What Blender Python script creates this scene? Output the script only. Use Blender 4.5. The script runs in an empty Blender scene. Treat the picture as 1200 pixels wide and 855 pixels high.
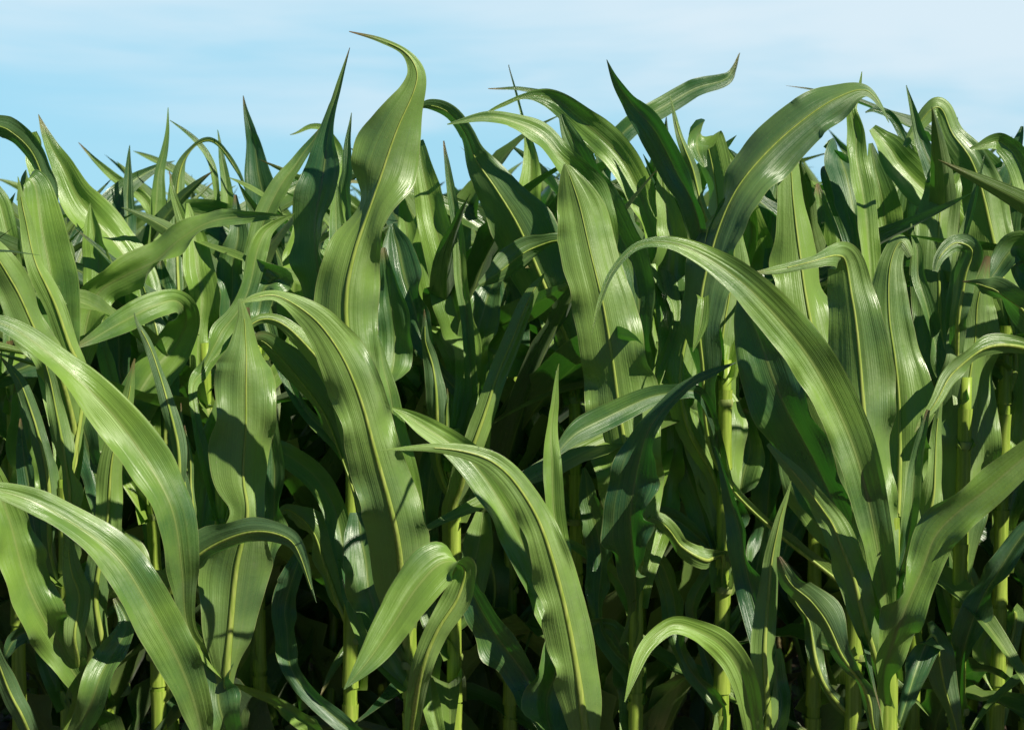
import bpy, math, random
from mathutils import Vector, Matrix, noise

R = math.radians
scn = bpy.context.scene
COL = scn.collection
random.seed(11)

# ------------------------------------------------------------------ camera
CAM = Vector((0, 0, 1.25))
FPX = 2000.0
PITCH = math.atan((427.5 - 262) / FPX)
cd = bpy.data.cameras.new('camera')
cd.sensor_width = 36.0
cd.lens = 36.0 * FPX / 1200.0
cd.clip_start = .05
cd.clip_end = 3000
cd.dof.use_dof = True
cd.dof.focus_distance = 2.0
cd.dof.aperture_fstop = 13
cam = bpy.data.objects.new('camera', cd)
cam.location = CAM
cam.rotation_euler = (R(90) - PITCH, 0, 0)
COL.objects.link(cam)
scn.camera = cam
FW = Vector((0, math.cos(PITCH), -math.sin(PITCH)))
UP = Vector((0, math.sin(PITCH), math.cos(PITCH)))
RT = Vector((1, 0, 0))


def at(x, y, D):
    """point of the field seen at (x, y) of the photograph at distance D"""
    return CAM + D * (FW + RT * ((x - 600) / FPX) + UP * ((427.5 - y) / FPX))


# ------------------------------------------------------------------ render / light
scn.view_settings.view_transform = 'Standard'
scn.view_settings.look = 'None'
scn.view_settings.exposure = 0
SUN_EL, SUN_AZ = R(41), R(51)      # sun behind the camera, to the right
sd = bpy.data.lights.new('sun', 'SUN')
sd.energy = 5.0
sd.angle = R(.5)
sd.color = (1.0, .96, .78)
sun = bpy.data.objects.new('sun', sd)
COL.objects.link(sun)
to_sun = Vector((math.sin(SUN_AZ) * math.cos(SUN_EL), -math.cos(SUN_AZ) * math.cos(SUN_EL), math.sin(SUN_EL)))
sun.rotation_euler = to_sun.to_track_quat('Z', 'Y').to_euler()

w = bpy.data.worlds.new('World')
scn.world = w
w.use_nodes = True
nt = w.node_tree
nt.nodes.clear()
def N(tree, typ, **k):
    n = tree.nodes.new(typ)
    for a, b in k.items():
        setattr(n, a, b)
    return n
out = N(nt, 'ShaderNodeOutputWorld')
bg = N(nt, 'ShaderNodeBackground')
sky = N(nt, 'ShaderNodeTexSky')
sky.sky_type = 'NISHITA'
sky.sun_disc = False
sky.sun_elevation = SUN_EL
sky.sun_rotation = math.pi - SUN_AZ
sky.air_density = 1.0
sky.dust_density = .6
sky.ozone_density = 1.5
tint = N(nt, 'ShaderNodeMix', data_type='RGBA', blend_type='MULTIPLY')
tint.inputs[0].default_value = 1

nt.links.new(sky.outputs[0], tint.inputs[6])
tc = N(nt, 'ShaderNodeTexCoord')
mp = N(nt, 'ShaderNodeMapping')
mp.inputs['Scale'].default_value = (3.4, 3.4, 17)
mp.inputs['Location'].default_value = (.55, .2, .35)
nt.links.new(tc.outputs['Generated'], mp.inputs[0])
nz = N(nt, 'ShaderNodeTexNoise')
nz.inputs['Scale'].default_value = 1.0
nz.inputs['Detail'].default_value = 5
nz.inputs['Roughness'].default_value = .48
nz.inputs['Distortion'].default_value = .35
nt.links.new(mp.outputs[0], nz.inputs['Vector'])
sep = N(nt, 'ShaderNodeSeparateXYZ')
nt.links.new(tc.outputs['Generated'], sep.inputs[0])
mr = N(nt, 'ShaderNodeMapRange')          # more cloud higher up
mr.inputs[1].default_value = .02
mr.inputs[2].default_value = .13
mr.inputs[3].default_value = -.25
mr.inputs[4].default_value = .12
nt.links.new(sep.outputs[2], mr.inputs[0])
tr_ = N(nt, 'ShaderNodeValToRGB')         # haze colour by height above the horizon
el_ = tr_.color_ramp.elements
el_[0].position = .0; el_[0].color = (.27, .56, .93, 1)
el_[1].position = .6; el_[1].color = (.025, .12, .45, 1)
for p_, c_ in ((.011, (.25, .55, .90)), (.0455, (.24, .47, .68)), (.088, (.29, .495, .605)), (.122, (.35, .555, .605)), (.25, (.12, .32, .55))):
    e_ = el_.new(p_); e_.color = (c_[0] * 1.08, c_[1] * .93, c_[2] * .93, 1)
nt.links.new(sep.outputs[2], tr_.inputs[0])
nt.links.new(tr_.outputs[0], tint.inputs[7])
ad = N(nt, 'ShaderNodeMath', operation='ADD')
nt.links.new(nz.outputs[0], ad.inputs[0])
nt.links.new(mr.outputs[0], ad.inputs[1])
mrx = N(nt, 'ShaderNodeMapRange')         # thin cloud sheet gathers toward the right of the view
mrx.inputs[1].default_value = -.3
mrx.inputs[2].default_value = .12
mrx.inputs[3].default_value = -.10
mrx.inputs[4].default_value = .12
nt.links.new(sep.outputs[0], mrx.inputs[0])
ad2 = N(nt, 'ShaderNodeMath', operation='ADD')
nt.links.new(ad.outputs[0], ad2.inputs[0])
nt.links.new(mrx.outputs[0], ad2.inputs[1])
cr = N(nt, 'ShaderNodeMapRange', interpolation_type='SMOOTHSTEP')
cr.inputs[1].default_value = .36
cr.inputs[2].default_value = .74
cr.inputs[4].default_value = .76
nt.links.new(ad2.outputs[0], cr.inputs[0])
mx = N(nt, 'ShaderNodeMix', data_type='RGBA')
nt.links.new(cr.outputs[0], mx.inputs[0])
hz_ = N(nt, 'ShaderNodeMapRange')
hz_.inputs[1].default_value = .13; hz_.inputs[2].default_value = .32
hz_.inputs[3].default_value = .75; hz_.inputs[4].default_value = .0
nt.links.new(sep.outputs[2], hz_.inputs[0])
hm = N(nt, 'ShaderNodeMix', data_type='RGBA')
nt.links.new(hz_.outputs[0], hm.inputs[0])
nt.links.new(tint.outputs[2], hm.inputs[6])
hm.inputs[7].default_value = (1.60, 3.0, 3.75, 1)
nt.links.new(hm.outputs[2], mx.inputs[6])
mx.inputs[7].default_value = (3.3, 3.7, 3.98, 1)
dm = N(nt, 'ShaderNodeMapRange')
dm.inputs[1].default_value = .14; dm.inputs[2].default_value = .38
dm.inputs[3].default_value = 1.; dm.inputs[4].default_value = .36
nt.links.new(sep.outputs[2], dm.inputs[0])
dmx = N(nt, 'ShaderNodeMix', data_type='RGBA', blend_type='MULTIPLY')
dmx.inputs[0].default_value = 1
db = N(nt, 'ShaderNodeMapRange')          # sky behind the camera dimmed and blued, added to deepen the shade
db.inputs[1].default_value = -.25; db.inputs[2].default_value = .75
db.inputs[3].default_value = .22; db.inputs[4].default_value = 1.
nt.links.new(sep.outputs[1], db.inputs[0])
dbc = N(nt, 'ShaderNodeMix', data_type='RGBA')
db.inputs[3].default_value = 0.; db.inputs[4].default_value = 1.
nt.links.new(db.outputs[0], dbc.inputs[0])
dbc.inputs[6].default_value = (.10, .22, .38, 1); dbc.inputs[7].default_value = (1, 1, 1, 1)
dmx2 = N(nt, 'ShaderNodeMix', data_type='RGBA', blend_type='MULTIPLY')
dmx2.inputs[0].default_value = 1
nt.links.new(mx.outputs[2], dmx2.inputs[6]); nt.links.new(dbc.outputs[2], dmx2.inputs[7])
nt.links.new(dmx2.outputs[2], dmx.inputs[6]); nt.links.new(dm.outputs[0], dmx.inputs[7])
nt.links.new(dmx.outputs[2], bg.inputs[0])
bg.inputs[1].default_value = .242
nt.links.new(bg.outputs[0], out.inputs[0])


# ------------------------------------------------------------------ materials
def newmat(name):
    m = bpy.data.materials.new(name)
    m.use_nodes = True
    m.node_tree.nodes.clear()
    return m, m.node_tree


def leaf_material(name, rib=True, dark=1.0, yel=0.0):
    m, t = newmat(name)
    L = t.links.new
    o = N(t, 'ShaderNodeOutputMaterial')
    pr = N(t, 'ShaderNodeBsdfPrincipled')
    uv = N(t, 'ShaderNodeUVMap', uv_map='UVMap')
    sp = N(t, 'ShaderNodeSeparateXYZ')
    L(uv.outputs[0], sp.inputs[0])
    oi = N(t, 'ShaderNodeObjectInfo')
    geo = N(t, 'ShaderNodeNewGeometry')
    tone = N(t, 'ShaderNodeSeparateColor')
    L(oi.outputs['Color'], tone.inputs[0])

    def math_(op, a, b=None, c=None):
        n = N(t, 'ShaderNodeMath', operation=op)
        for i, v in enumerate((a, b, c)):
            if v is None: continue
            if isinstance(v, (int, float)): n.inputs[i].default_value = v
            else: L(v, n.inputs[i])
        return n.outputs[0]

    def mix(f, a, b, bt='MIX'):
        n = N(t, 'ShaderNodeMix', data_type='RGBA', blend_type=bt)
        if isinstance(f, (int, float)): n.inputs[0].default_value = f
        else: L(f, n.inputs[0])
        for i, v in ((6, a), (7, b)):
            if isinstance(v, tuple): n.inputs[i].default_value = v + (1,)
            else: L(v, n.inputs[i])
        return n.outputs[2]

    def mrange(v, a, b, c=0., d=1.):
        n = N(t, 'ShaderNodeMapRange', interpolation_type='SMOOTHSTEP')
        L(v, n.inputs[0])
        for i, q in ((1, a), (2, b), (3, c), (4, d)): n.inputs[i].default_value = q
        return n.outputs[0]

    au = math_('ABSOLUTE', math_('SUBTRACT', sp.outputs[0], .5))     # 0 at rib, .5 at edge
    rnd = math_('MULTIPLY', oi.outputs['Random'], 37.0)
    # long parallel veins
    cmb = N(t, 'ShaderNodeCombineXYZ')
    L(math_('MULTIPLY', sp.outputs[0], 80.), cmb.inputs[0])
    L(math_('MULTIPLY', sp.outputs[1], 2.2), cmb.inputs[1])
    L(rnd, cmb.inputs[2])
    v1 = N(t, 'ShaderNodeTexNoise'); v1.inputs['Scale'].default_value = 1; v1.inputs['Detail'].default_value = 3
    L(cmb.outputs[0], v1.inputs['Vector'])
    cmb2 = N(t, 'ShaderNodeCombineXYZ')
    L(math_('MULTIPLY', sp.outputs[0], 13.), cmb2.inputs[0])
    L(math_('MULTIPLY', sp.outputs[1], 3.5), cmb2.inputs[1])
    L(rnd, cmb2.inputs[2])
    v2 = N(t, 'ShaderNodeTexNoise'); v2.inputs['Scale'].default_value = 1; v2.inputs['Detail'].default_value = 2
    L(cmb2.outputs[0], v2.inputs['Vector'])
    # regular thin lateral veins
    sn = math_('SINE', math_('ADD', math_('MULTIPLY', sp.outputs[0], 190.), math_('MULTIPLY', v2.outputs[0], 5.)))
    # patches
    v3 = N(t, 'ShaderNodeTexNoise'); v3.inputs['Scale'].default_value = 9; v3.inputs['Detail'].default_value = 4
    pos = N(t, 'ShaderNodeTexCoord')
    L(pos.outputs['Object'], v3.inputs['Vector'])
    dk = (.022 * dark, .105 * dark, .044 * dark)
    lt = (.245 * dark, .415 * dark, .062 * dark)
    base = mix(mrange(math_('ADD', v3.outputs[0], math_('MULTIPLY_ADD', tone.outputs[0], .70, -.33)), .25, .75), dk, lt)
    base = mix(mrange(v1.outputs[0], .35, .65), base, (.15 * dark, .245 * dark, .07 * dark)) if False else base
    vein = mrange(v1.outputs[0], .36, .68)
    base = mix(math_('MULTIPLY', vein, .13), base, (.36 * dark, .47 * dark, .12 * dark))
    base = mix(math_('MULTIPLY', mrange(sn, .2, 1.), .08), base, (.32 * dark, .42 * dark, .13 * dark))
    # underside slightly paler, more grey
    base = mix(math_('MULTIPLY', geo.outputs['Backfacing'], .30), base, (.25 * dark, .36 * dark, .13 * dark))
    # pale rib band fading out from the rib
    band = mrange(au, .02, .16, 1., 0.)
    base = mix(math_('MULTIPLY', band, .28), base, (.26, .37, .08))
    if rib:
        ribm = mrange(au, .010, .030, 1., 0.)
        base = mix(math_('MULTIPLY', ribm, .6), base, (.36, .46, .13))
    edge = mrange(au, .482, .497)
    base = mix(math_('MULTIPLY', edge, .55), base, (.38, .42, .16))
    # blemishes: dust specks and small scars along the veins
    cmb3 = N(t, 'ShaderNodeCombineXYZ')
    L(math_('MULTIPLY', sp.outputs[0], 40.), cmb3.inputs[0])
    L(math_('MULTIPLY', sp.outputs[1], 130.), cmb3.inputs[1])
    L(rnd, cmb3.inputs[2])
    v4 = N(t, 'ShaderNodeTexNoise'); v4.inputs['Scale'].default_value = 1; v4.inputs['Detail'].default_value = 2
    L(cmb3.outputs[0], v4.inputs['Vector'])
    base = mix(math_('MULTIPLY', mrange(v4.outputs[0], .71, .76), .6), base, (.36, .36, .2))
    v6 = N(t, 'ShaderNodeTexNoise'); v6.inputs['Scale'].default_value = 26; v6.inputs['Detail'].default_value = 5; v6.inputs['Roughness'].default_value = .65
    L(pos.outputs['Object'], v6.inputs['Vector'])
    base = mix(math_('MULTIPLY', mrange(v6.outputs[0], .5, .72), .10), base, (.36, .44, .18))
    # chlorotic streaks, then fine pale specks painted in as sparkle
    base = mix(math_('MULTIPLY', mrange(v2.outputs[0], .60, .74), .14), base, (.34, .44, .09))
    v5 = N(t, 'ShaderNodeTexNoise'); v5.inputs['Scale'].default_value = 420; v5.inputs['Detail'].default_value = 2
    L(pos.outputs['Object'], v5.inputs['Vector'])
    base = mix(math_('MULTIPLY', mrange(v5.outputs[0], .66, .76), .14), base, (.42, .44, .3))
    # dried tip
    at_ = N(t, 'ShaderNodeAttribute', attribute_name='tt')
    dry = math_('MULTIPLY', mrange(math_('ADD', at_.outputs['Fac'], math_('MULTIPLY', v2.outputs[0], .09)), .985, 1.04),
                mrange(oi.outputs['Random'], .55, .8))
    base = mix(dry, base, (.3, .19, .09))
    # toward the whorl the blade gets yellower
    yb = mrange(at_.outputs['Fac'], .0, .28, .5, 0.)
    base = mix(yb, base, (.30, .42, .06))
    L(base, pr.inputs['Base Color'])
    rg = mrange(math_('ADD', math_('MULTIPLY', v3.outputs[0], .5), math_('MULTIPLY', v6.outputs[0], .5)), .38, .62, .27, .50)
    L(rg, pr.inputs['Roughness'])
    pr.inputs['Specular IOR Level'].default_value = 1.0
    pr.inputs['Sheen Weight'].default_value = .08
    tg = N(t, 'ShaderNodeTangent', direction_type='UV_MAP', uv_map='UVMap')
    L(tg.outputs[0], pr.inputs['Tangent'])
    pr.inputs['Anisotropic'].default_value = .72
    pr.inputs['Anisotropic Rotation'].default_value = .25
    # bump
    bh = math_('ADD', math_('MULTIPLY', v1.outputs[0], .38), math_('MULTIPLY', sn, .05))
    bh = math_('ADD', bh, math_('MULTIPLY', v2.outputs[0], 1.7))
    bh = math_('ADD', bh, math_('ADD', math_('MULTIPLY', v5.outputs[0], .12), math_('MULTIPLY', v6.outputs[0], 1.6)))
    bp = N(t, 'ShaderNodeBump')
    bp.inputs['Strength'].default_value = .55
    bp.inputs['Distance'].default_value = .0011
    L(bh, bp.inputs['Height'])
    L(bp.outputs[0], pr.inputs['Normal'])
    tr = N(t, 'ShaderNodeBsdfTranslucent')
    tcol = mix(.75, base, (.07, .42, .012))
    L(tcol, tr.inputs[0])
    L(bp.outputs[0], tr.inputs[1])
    ms = N(t, 'ShaderNodeMixShader')
    ms.inputs[0].default_value = .2
    L(pr.outputs[0], ms.inputs[1]); L(tr.outputs[0], ms.inputs[2])
    L(ms.outputs[0], o.inputs[0])
    return m


def stripe_material(name, c1, c2, rough=.42, sss=False, scale=(60, 60, 3)):
    m, t = newmat(name)
    L = t.links.new
    o = N(t, 'ShaderNodeOutputMaterial')
    pr = N(t, 'ShaderNodeBsdfPrincipled')
    tcn = N(t, 'ShaderNodeTexCoord')
    mpn = N(t, 'ShaderNodeMapping'); mpn.inputs['Scale'].default_value = scale
    L(tcn.outputs['Object'], mpn.inputs[0])
    n1 = N(t, 'ShaderNodeTexNoise'); n1.inputs['Scale'].default_value = 5; n1.inputs['Detail'].default_value = 4
    L(mpn.outputs[0], n1.inputs['Vector'])
    r = N(t, 'ShaderNodeValToRGB')
    r.color_ramp.elements[0].position = .35; r.color_ramp.elements[1].position = .68
    r.color_ramp.elements[0].color = c1 + (1,); r.color_ramp.elements[1].color = c2 + (1,)
    L(n1.outputs[0], r.inputs[0])
    L(r.outputs[0], pr.inputs['Base Color'])
    pr.inputs['Roughness'].default_value = rough
    if sss:
        pr.inputs['Subsurface Weight'].default_value = .15
        pr.inputs['Subsurface Radius'].default_value = (.004, .006, .002)
    b = N(t, 'ShaderNodeBump'); b.inputs['Strength'].default_value = .3; b.inputs['Distance'].default_value = .001
    L(n1.outputs[0], b.inputs['Height']); L(b.outputs[0], pr.inputs['Normal'])
    L(pr.outputs[0], o.inputs[0])
    return m


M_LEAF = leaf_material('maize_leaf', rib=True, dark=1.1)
M_LEAFB = leaf_material('maize_leaf_shaded', rib=True, dark=.74)  # same leaf darkened, shade among the back rows put into its colour
M_DRY = stripe_material('dry_leaf', (.22, .17, .07), (.42, .36, .17), .8, scale=(30, 30, 3))
M_RIB = stripe_material('leaf_midrib', (.30, .42, .07), (.48, .55, .14), .38)
M_STALK = stripe_material('maize_stalk', (.22, .35, .035), (.42, .56, .08), .38, True)
M_SHEATH = stripe_material('maize_sheath', (.26, .38, .045), (.46, .58, .10), .42, True)
M_COLLAR = stripe_material('leaf_collar', (.26, .36, .09), (.38, .42, .14), .5)


# ------------------------------------------------------------------ mesh helpers
def mesh_obj(name, verts, faces, mat, parent=None, uvs=None, tt=None, smooth=True):
    me = bpy.data.meshes.new(name)
    me.from_pydata([tuple(v) for v in verts], [], faces)
    if smooth:
        me.polygons.foreach_set('use_smooth', [True] * len(me.polygons))
    if uvs:
        ul = me.uv_layers.new(name='UVMap')
        flat = []
        for l in me.loops:
            flat.extend(uvs[l.vertex_index])
        ul.data.foreach_set('uv', flat)
    if tt:
        a = me.attributes.new('tt', 'FLOAT', 'POINT')
        a.data.foreach_set('value', tt)
    if mat: me.materials.append(mat)
    me.update()
    ob = bpy.data.objects.new(name, me)
    ob.color = (.1 + .7 * random.random(), 0, 0, 1)
    COL.objects.link(ob)
    if parent: ob.parent = parent
    return ob


def catmull(vals, u):
    n = len(vals) - 1
    i = min(int(u), n - 1)
    f = u - i
    p1, p2 = vals[i], vals[i + 1]
    p0 = vals[i - 1] if i > 0 else p1 + (p1 - p2)
    p3 = vals[i + 2] if i + 2 <= n else p2 + (p2 - p1)
    return .5 * ((2 * p1) + (p2 - p0) * f + (2 * p0 - 5 * p1 + 4 * p2 - p3) * f * f + (3 * p1 - p0 - 3 * p2 + p3) * f ** 3)


def blade(P, B, W, rng, name='leaf', mat=None, parent=None, nseg=9, fold=.3, wave=.2, adax=None, rib=True, face=None):
    """P points, B width directions, W half-widths (m) -> one leaf blade mesh (+ its midrib)"""
    n = len(P)
    T, Nn = [], []
    jd = Vector((rng.uniform(0, 90), 0, 0))
    for i in range(n):          # small natural irregularities of the blade's run and roll
        u = i / (n - 1)
        e_ = math.sin(u * math.pi) ** .7
        P[i] = P[i] + noise.noise_vector(jd + Vector((u * 5, 0, 0))) * .007 * e_
        B[i] = B[i] + noise.noise_vector(jd + Vector((u * 5.5, 7, 0))) * .75 * e_ * B[i].length
    for i in range(n):
        t = (P[min(i + 1, n - 1)] - P[max(i - 1, 0)]).normalized()
        T.append(t)
    for i in range(n):
        b = B[i] - T[i] * B[i].dot(T[i])
        if b.length < 1e-4: b = T[i].orthogonal()
        B[i] = b.normalized()
        Nn.append(B[i].cross(T[i]).normalized())
    s = [0.]
    for i in range(1, n): s.append(s[-1] + (P[i] - P[i - 1]).length)
    tot = s[-1]
    if face:
        i = max(range(n // 4, n), key=lambda q: W[q])
        d_ = Nn[i].dot(CAM - P[i] - (parent.location if parent else Vector()))
        adax = 1 if (d_ > 0) == (face == 'ad') else -1
    if adax is None:
        sg = sum((Nn[i].z) for i in range(n))
        adax = 1 if sg >= 0 else -1
    k1, k2 = rng.uniform(48, 88), rng.uniform(48, 88)
    wave = wave * 4.4
    fold = fold * 2.1
    rk = rng.uniform(7, 11)
    f1, f2 = rng.uniform(0, 6.3), rng.uniform(0, 6.3)
    q1, q2 = rng.uniform(8, 13), rng.uniform(8, 13)
    verts, uvs, tts, faces = [], [], [], []
    seed = Vector((rng.uniform(0, 50), rng.uniform(0, 50), 0))
    cuts = {}
    if nseg < 10 and rng.random() < .3:
        for _ in range(rng.randint(1, 2)):
            cuts[(rng.randint(n // 3, n - 2), rng.choice((0, nseg - 1)))] = rng.uniform(.55, .85)
    for i in range(n):
        t = s[i] / tot
        w_ = W[i]
        env = math.sin(min(1, t * 1.15 + .02) * math.pi) ** .6 if t < .85 else max(0, (1 - t) / .15) ** .7 * .55
        fo = fold * (1.0 - .45 * t + 2.2 * math.exp(-t * 14)) * (1 + .5 * noise.noise(seed + Vector((s[i] * 7, 20, 1))))
        amp1 = wave * (.55 + .9 * noise.noise(seed + Vector((s[i] * 6, 0, 0))) + .25)
        amp2 = wave * (.55 + .9 * noise.noise(seed + Vector((s[i] * 6, 9, 0))) + .25)
        for j in range(nseg):
            x = -1 + 2 * j / (nseg - 1)
            ax = abs(x)
            k, ph, am, q = (k1, f1, amp1, q1) if x < 0 else (k2, f2, amp2, q2)
            wob = (math.sin(k * s[i] + ph) * .7 + math.sin(k * 1.73 * s[i] + ph * 2) * .35) * am * env * ax ** 2.2
            lat = 1 + .05 * math.sin(q * s[i] + ph) * ax + .14 * wob + .012 * ax * noise.noise(seed + Vector((s[i] * 60, x * 2, 5)))
            if (i, j) in cuts: lat *= cuts[(i, j)]
            h = adax * fo * (ax ** 1.25 - .15 * ax ** 3) * w_ + wob * w_
            micro = noise.noise(seed + Vector((x * 1.3, s[i] * 9, 3))) * w_ * .20 * ax + noise.noise(seed + Vector((x * 4.2, s[i] * 3.5, 30))) * w_ * .075 * min(1, ax * 3)
            verts.append(P[i] + B[i] * (x * w_ * lat * (1 - .06 * fo)) + Nn[i] * (h + micro))
            uvs.append((.5 + x * .5, s[i]))
            tts.append(t)
    for i in range(n - 1):
        for j in range(nseg - 1):
            a = i * nseg + j
            f = (a, a + 1, a + nseg + 1, a + nseg)
            # front face = upper (adaxial) side
            faces.append(f if adax > 0 else f[::-1])
    # orientation check: face normal of (a,a+1,a+n+1) is B x T = N
    ob = mesh_obj(name, verts, faces, mat or M_LEAF, parent, uvs, tts)
    if rib:
        rv, rf, ru = [], [], []
        m = int(n * .9)
        for i in range(m):
            t = s[i] / tot
            rw = min(.0040 * (1 - t) ** 1.5 + .0004, W[i] * .25)
            c = P[i] - Nn[i] * adax * .0002
            up_ = Nn[i] * adax
            rv += [c - B[i] * rw * 1.25, c + up_ * .00005, c + B[i] * rw * 1.25,
                   c + B[i] * rw * .8 - up_ * rw * .5, c - up_ * rw * .8, c - B[i] * rw * .8 - up_ * rw * .5]
        for i in range(m - 1):
            for j in range(6):
                a, b = i * 6 + j, i * 6 + (j + 1) % 6
                rf.append((a, b, b + 6, a + 6))
        mesh_obj('midrib', rv, rf, M_RIB, ob)
    return ob


def tube(name, pts, rads, mat, parent, ns=12, cap=True):
    verts, faces = [], []
    n = len(pts)
    for i in range(n):
        t = (pts[min(i + 1, n - 1)] - pts[max(i - 1, 0)]).normalized()
        a = t.cross(Vector((.3, 1, .1))).normalized()
        b = t.cross(a)
        for j in range(ns):
            an = 2 * math.pi * j / ns
            verts.append(pts[i] + (a * math.cos(an) + b * math.sin(an) * .88) * rads[i])
    for i in range(n - 1):
        for j in range(ns):
            p, q = i * ns + j, i * ns + (j + 1) % ns
            faces.append((p, q, q + ns, p + ns))
    if cap: faces.append(tuple(range((n - 1) * ns, n * ns)))
    return mesh_obj(name, verts, faces, mat, parent)


def thing(name, label, cat, loc, group=None):
    o = bpy.data.objects.new(name, None)
    o.empty_display_size = .1
    COL.objects.link(o)
    o.location = loc
    o['label'] = label
    o['category'] = cat
    if group: o['group'] = group
    return o


def stalk_parts(root, base, top, r0, r1, rng, first_collar=.42):
    """stalk from the ground with leaf sheaths wrapped round it, local to root"""
    H = (top - base).length
    nn = 26
    pts, rads = [], []
    bend = Vector((rng.uniform(-1, 1), rng.uniform(-1, 1), 0)) * .008
    def ax(t): return base.lerp(top, t) + bend * math.sin(t * 3.14)
    for i in range(nn + 1):
        t = i / nn
        pts.append(ax(t))
        rads.append((r0 + (r1 - r0) * t ** 1.3))
    tube('stalk', pts, rads, M_STALK, root)
    h = .12
    k = 0
    while h < H * .93:
        L_ = rng.uniform(.10, .15)
        p, rr = [], []
        for i in range(9):
            u = i / 8
            t = min(1, (h + L_ * u) / H)
            p.append(ax(t))
            r = r0 + (r1 - r0) * t ** 1.3
            rr.append(r + .0009 + .0011 * math.exp(-u * 9) + .0010 * max(0, u - .82) / .18)
        tube('leaf_sheath', p, rr, M_SHEATH, root, cap=False)
        h += L_ * rng.uniform(1.02, 1.22)
        k += 1


# ------------------------------------------------------------------ front plants, leaf by leaf
PL = {}
def plant(key, x, D, label, top=480, r0=.0115, r1=.007, lean=0):
    b = at(x, 800, D)
    gx = Vector((b.x - lean * .001, b.y, 0))
    tp = at(x + lean, top, D)
    tp = Vector((tp.x, b.y + .01, tp.z))
    root = thing('maize_plant', label, 'maize plant', gx)
    rng = random.Random(key + 's')
    PL[key] = dict(root=root, D=D, g=gx, top=tp, rng=rng, x=x, n=0, r=(r0, r1))
    stalk_parts(root, Vector((0, 0, -.02)), tp - gx, r0, r1, rng)


def H(key, spec, d0=0., dz=-.10, fold=.30, wave=.17, stem=True, ad=None, face=None, roll=None, lit=None, ws=1.):
    p = PL[key]
    p['n'] += 1
    rng = random.Random(key + str(p['n']))
    c = []
    for s_ in spec.split(';'):
        v = [float(q) for q in s_.split()]
        if len(v) < 3: continue
        c.append(v + [0.] * (5 - len(v)))
    if lit is not None:
        mi = len(c) // 2
        a_, b_ = at(c[mi - 1][0], c[mi - 1][1], 2), at(c[mi + 1][0], c[mi + 1][1], 2)
        T_ = (b_ - a_).normalized(); V_ = ((a_ + b_) / 2 - CAM).normalized()
        B_ = T_.cross(V_).normalized(); N_ = B_.cross(T_)
        def dl(r_):
            q = B_ * math.cos(R(r_)) + N_ * math.sin(R(r_))
            nn_ = q.cross(T_)
            if nn_.dot(V_) > 0: nn_ = -nn_
            return nn_.dot(to_sun)
        m_ = abs(lit)
        roll = m_ if (dl(m_) > dl(-m_)) == (lit > 0) else -m_
    if roll is None: roll = rng.uniform(-18, 26)
    for v in c:
        v[3] += roll; v[2] *= .86 * ws
    # arc length param in pixels
    acc = [0.]
    for i in range(1, len(c)): acc.append(acc[-1] + math.hypot(c[i][0] - c[i - 1][0], c[i][1] - c[i - 1][1]))
    Pc, Bc, Wc = [], [], []
    if stem:       # root the blade on its stalk, below its first visible point
        x0, y0 = c[0][0], c[0][1]
        yy = y0 + max(50, abs(x0 - p['x']) * .9)
        q = at(p['x'], yy, p['D'])
        hz = max(.12, min(q.z, p['top'].z - .02 - .04 * rng.random()))
        tz = hz / p['top'].z
        P0 = p['g'].lerp(p['top'], tz)
        P0 = Vector((P0.x, P0.y, hz))
        Pc.append(P0); Wc.append(.012)
    for i, v in enumerate(c):
        u = acc[i] / acc[-1]
        D = p['D'] + d0 * min(1, .35 + u * 3) + dz * u + v[4]
        Pc.append(at(v[0], v[1], D))
        Wc.append(max(.0004, v[2] / FPX * D))
    n = len(Pc)
    for i in range(n):
        T = (Pc[min(i + 1, n - 1)] - Pc[max(i - 1, 0)]).normalized()
        V = (Pc[i] - CAM).normalized()
        b0 = T.cross(V)
        if b0.length < .15 and Bc:
            b = Bc[-1].copy()
        else:
            b0.normalize()
            n0 = b0.cross(T)
            r = R(c[i - (1 if stem else 0)][3]) if not (stem and i == 0) else R(c[0][3])
            b = b0 * math.cos(r) + n0 * math.sin(r)
            if Bc and b.dot(Bc[-1]) < 0: b = -b
        Bc.append(b)
    # resample
    off = p['g']
    tot = sum((Pc[i + 1] - Pc[i]).length for i in range(n - 1))
    m = int(max(32, tot * 165))
    P, B, W = [], [], []
    for i in range(m + 1):
        u = (n - 1) * i / m
        P.append(catmull(Pc, u) - off)
        B.append(catmull(Bc, u))
        W.append(max(.0003, catmull(Wc, u)))
    ob = blade(P, B, W, rng, parent=p['root'], nseg=15, fold=fold, wave=wave, adax=ad, face=face)
    if lit is not None: ob.color = ((.62 if lit > 0 else .28) + rng.uniform(-.1, .1), 0, 0, 1)  # sunlit leaves coloured paler, shaded ones darker: light put into the leaf colour
    if stem and all(abs(hz - z_) > .07 for z_ in p.setdefault('col', [])):      # pale collar where blade meets sheath
        a = P[0]
        p['col'].append(hz)
        tz = hz / p['top'].z
        r_ = p['r'][0] + (p['r'][1] - p['r'][0]) * tz ** 1.3 + .001
        tube('leaf_collar', [a - Vector((0, 0, .004)), a + Vector((0, 0, .001)), a + Vector((0, 0, .005))],
             [r_ + .0006, r_ + .0015, r_ + .0004], M_COLLAR, p['root'], cap=False)
    return ob

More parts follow.
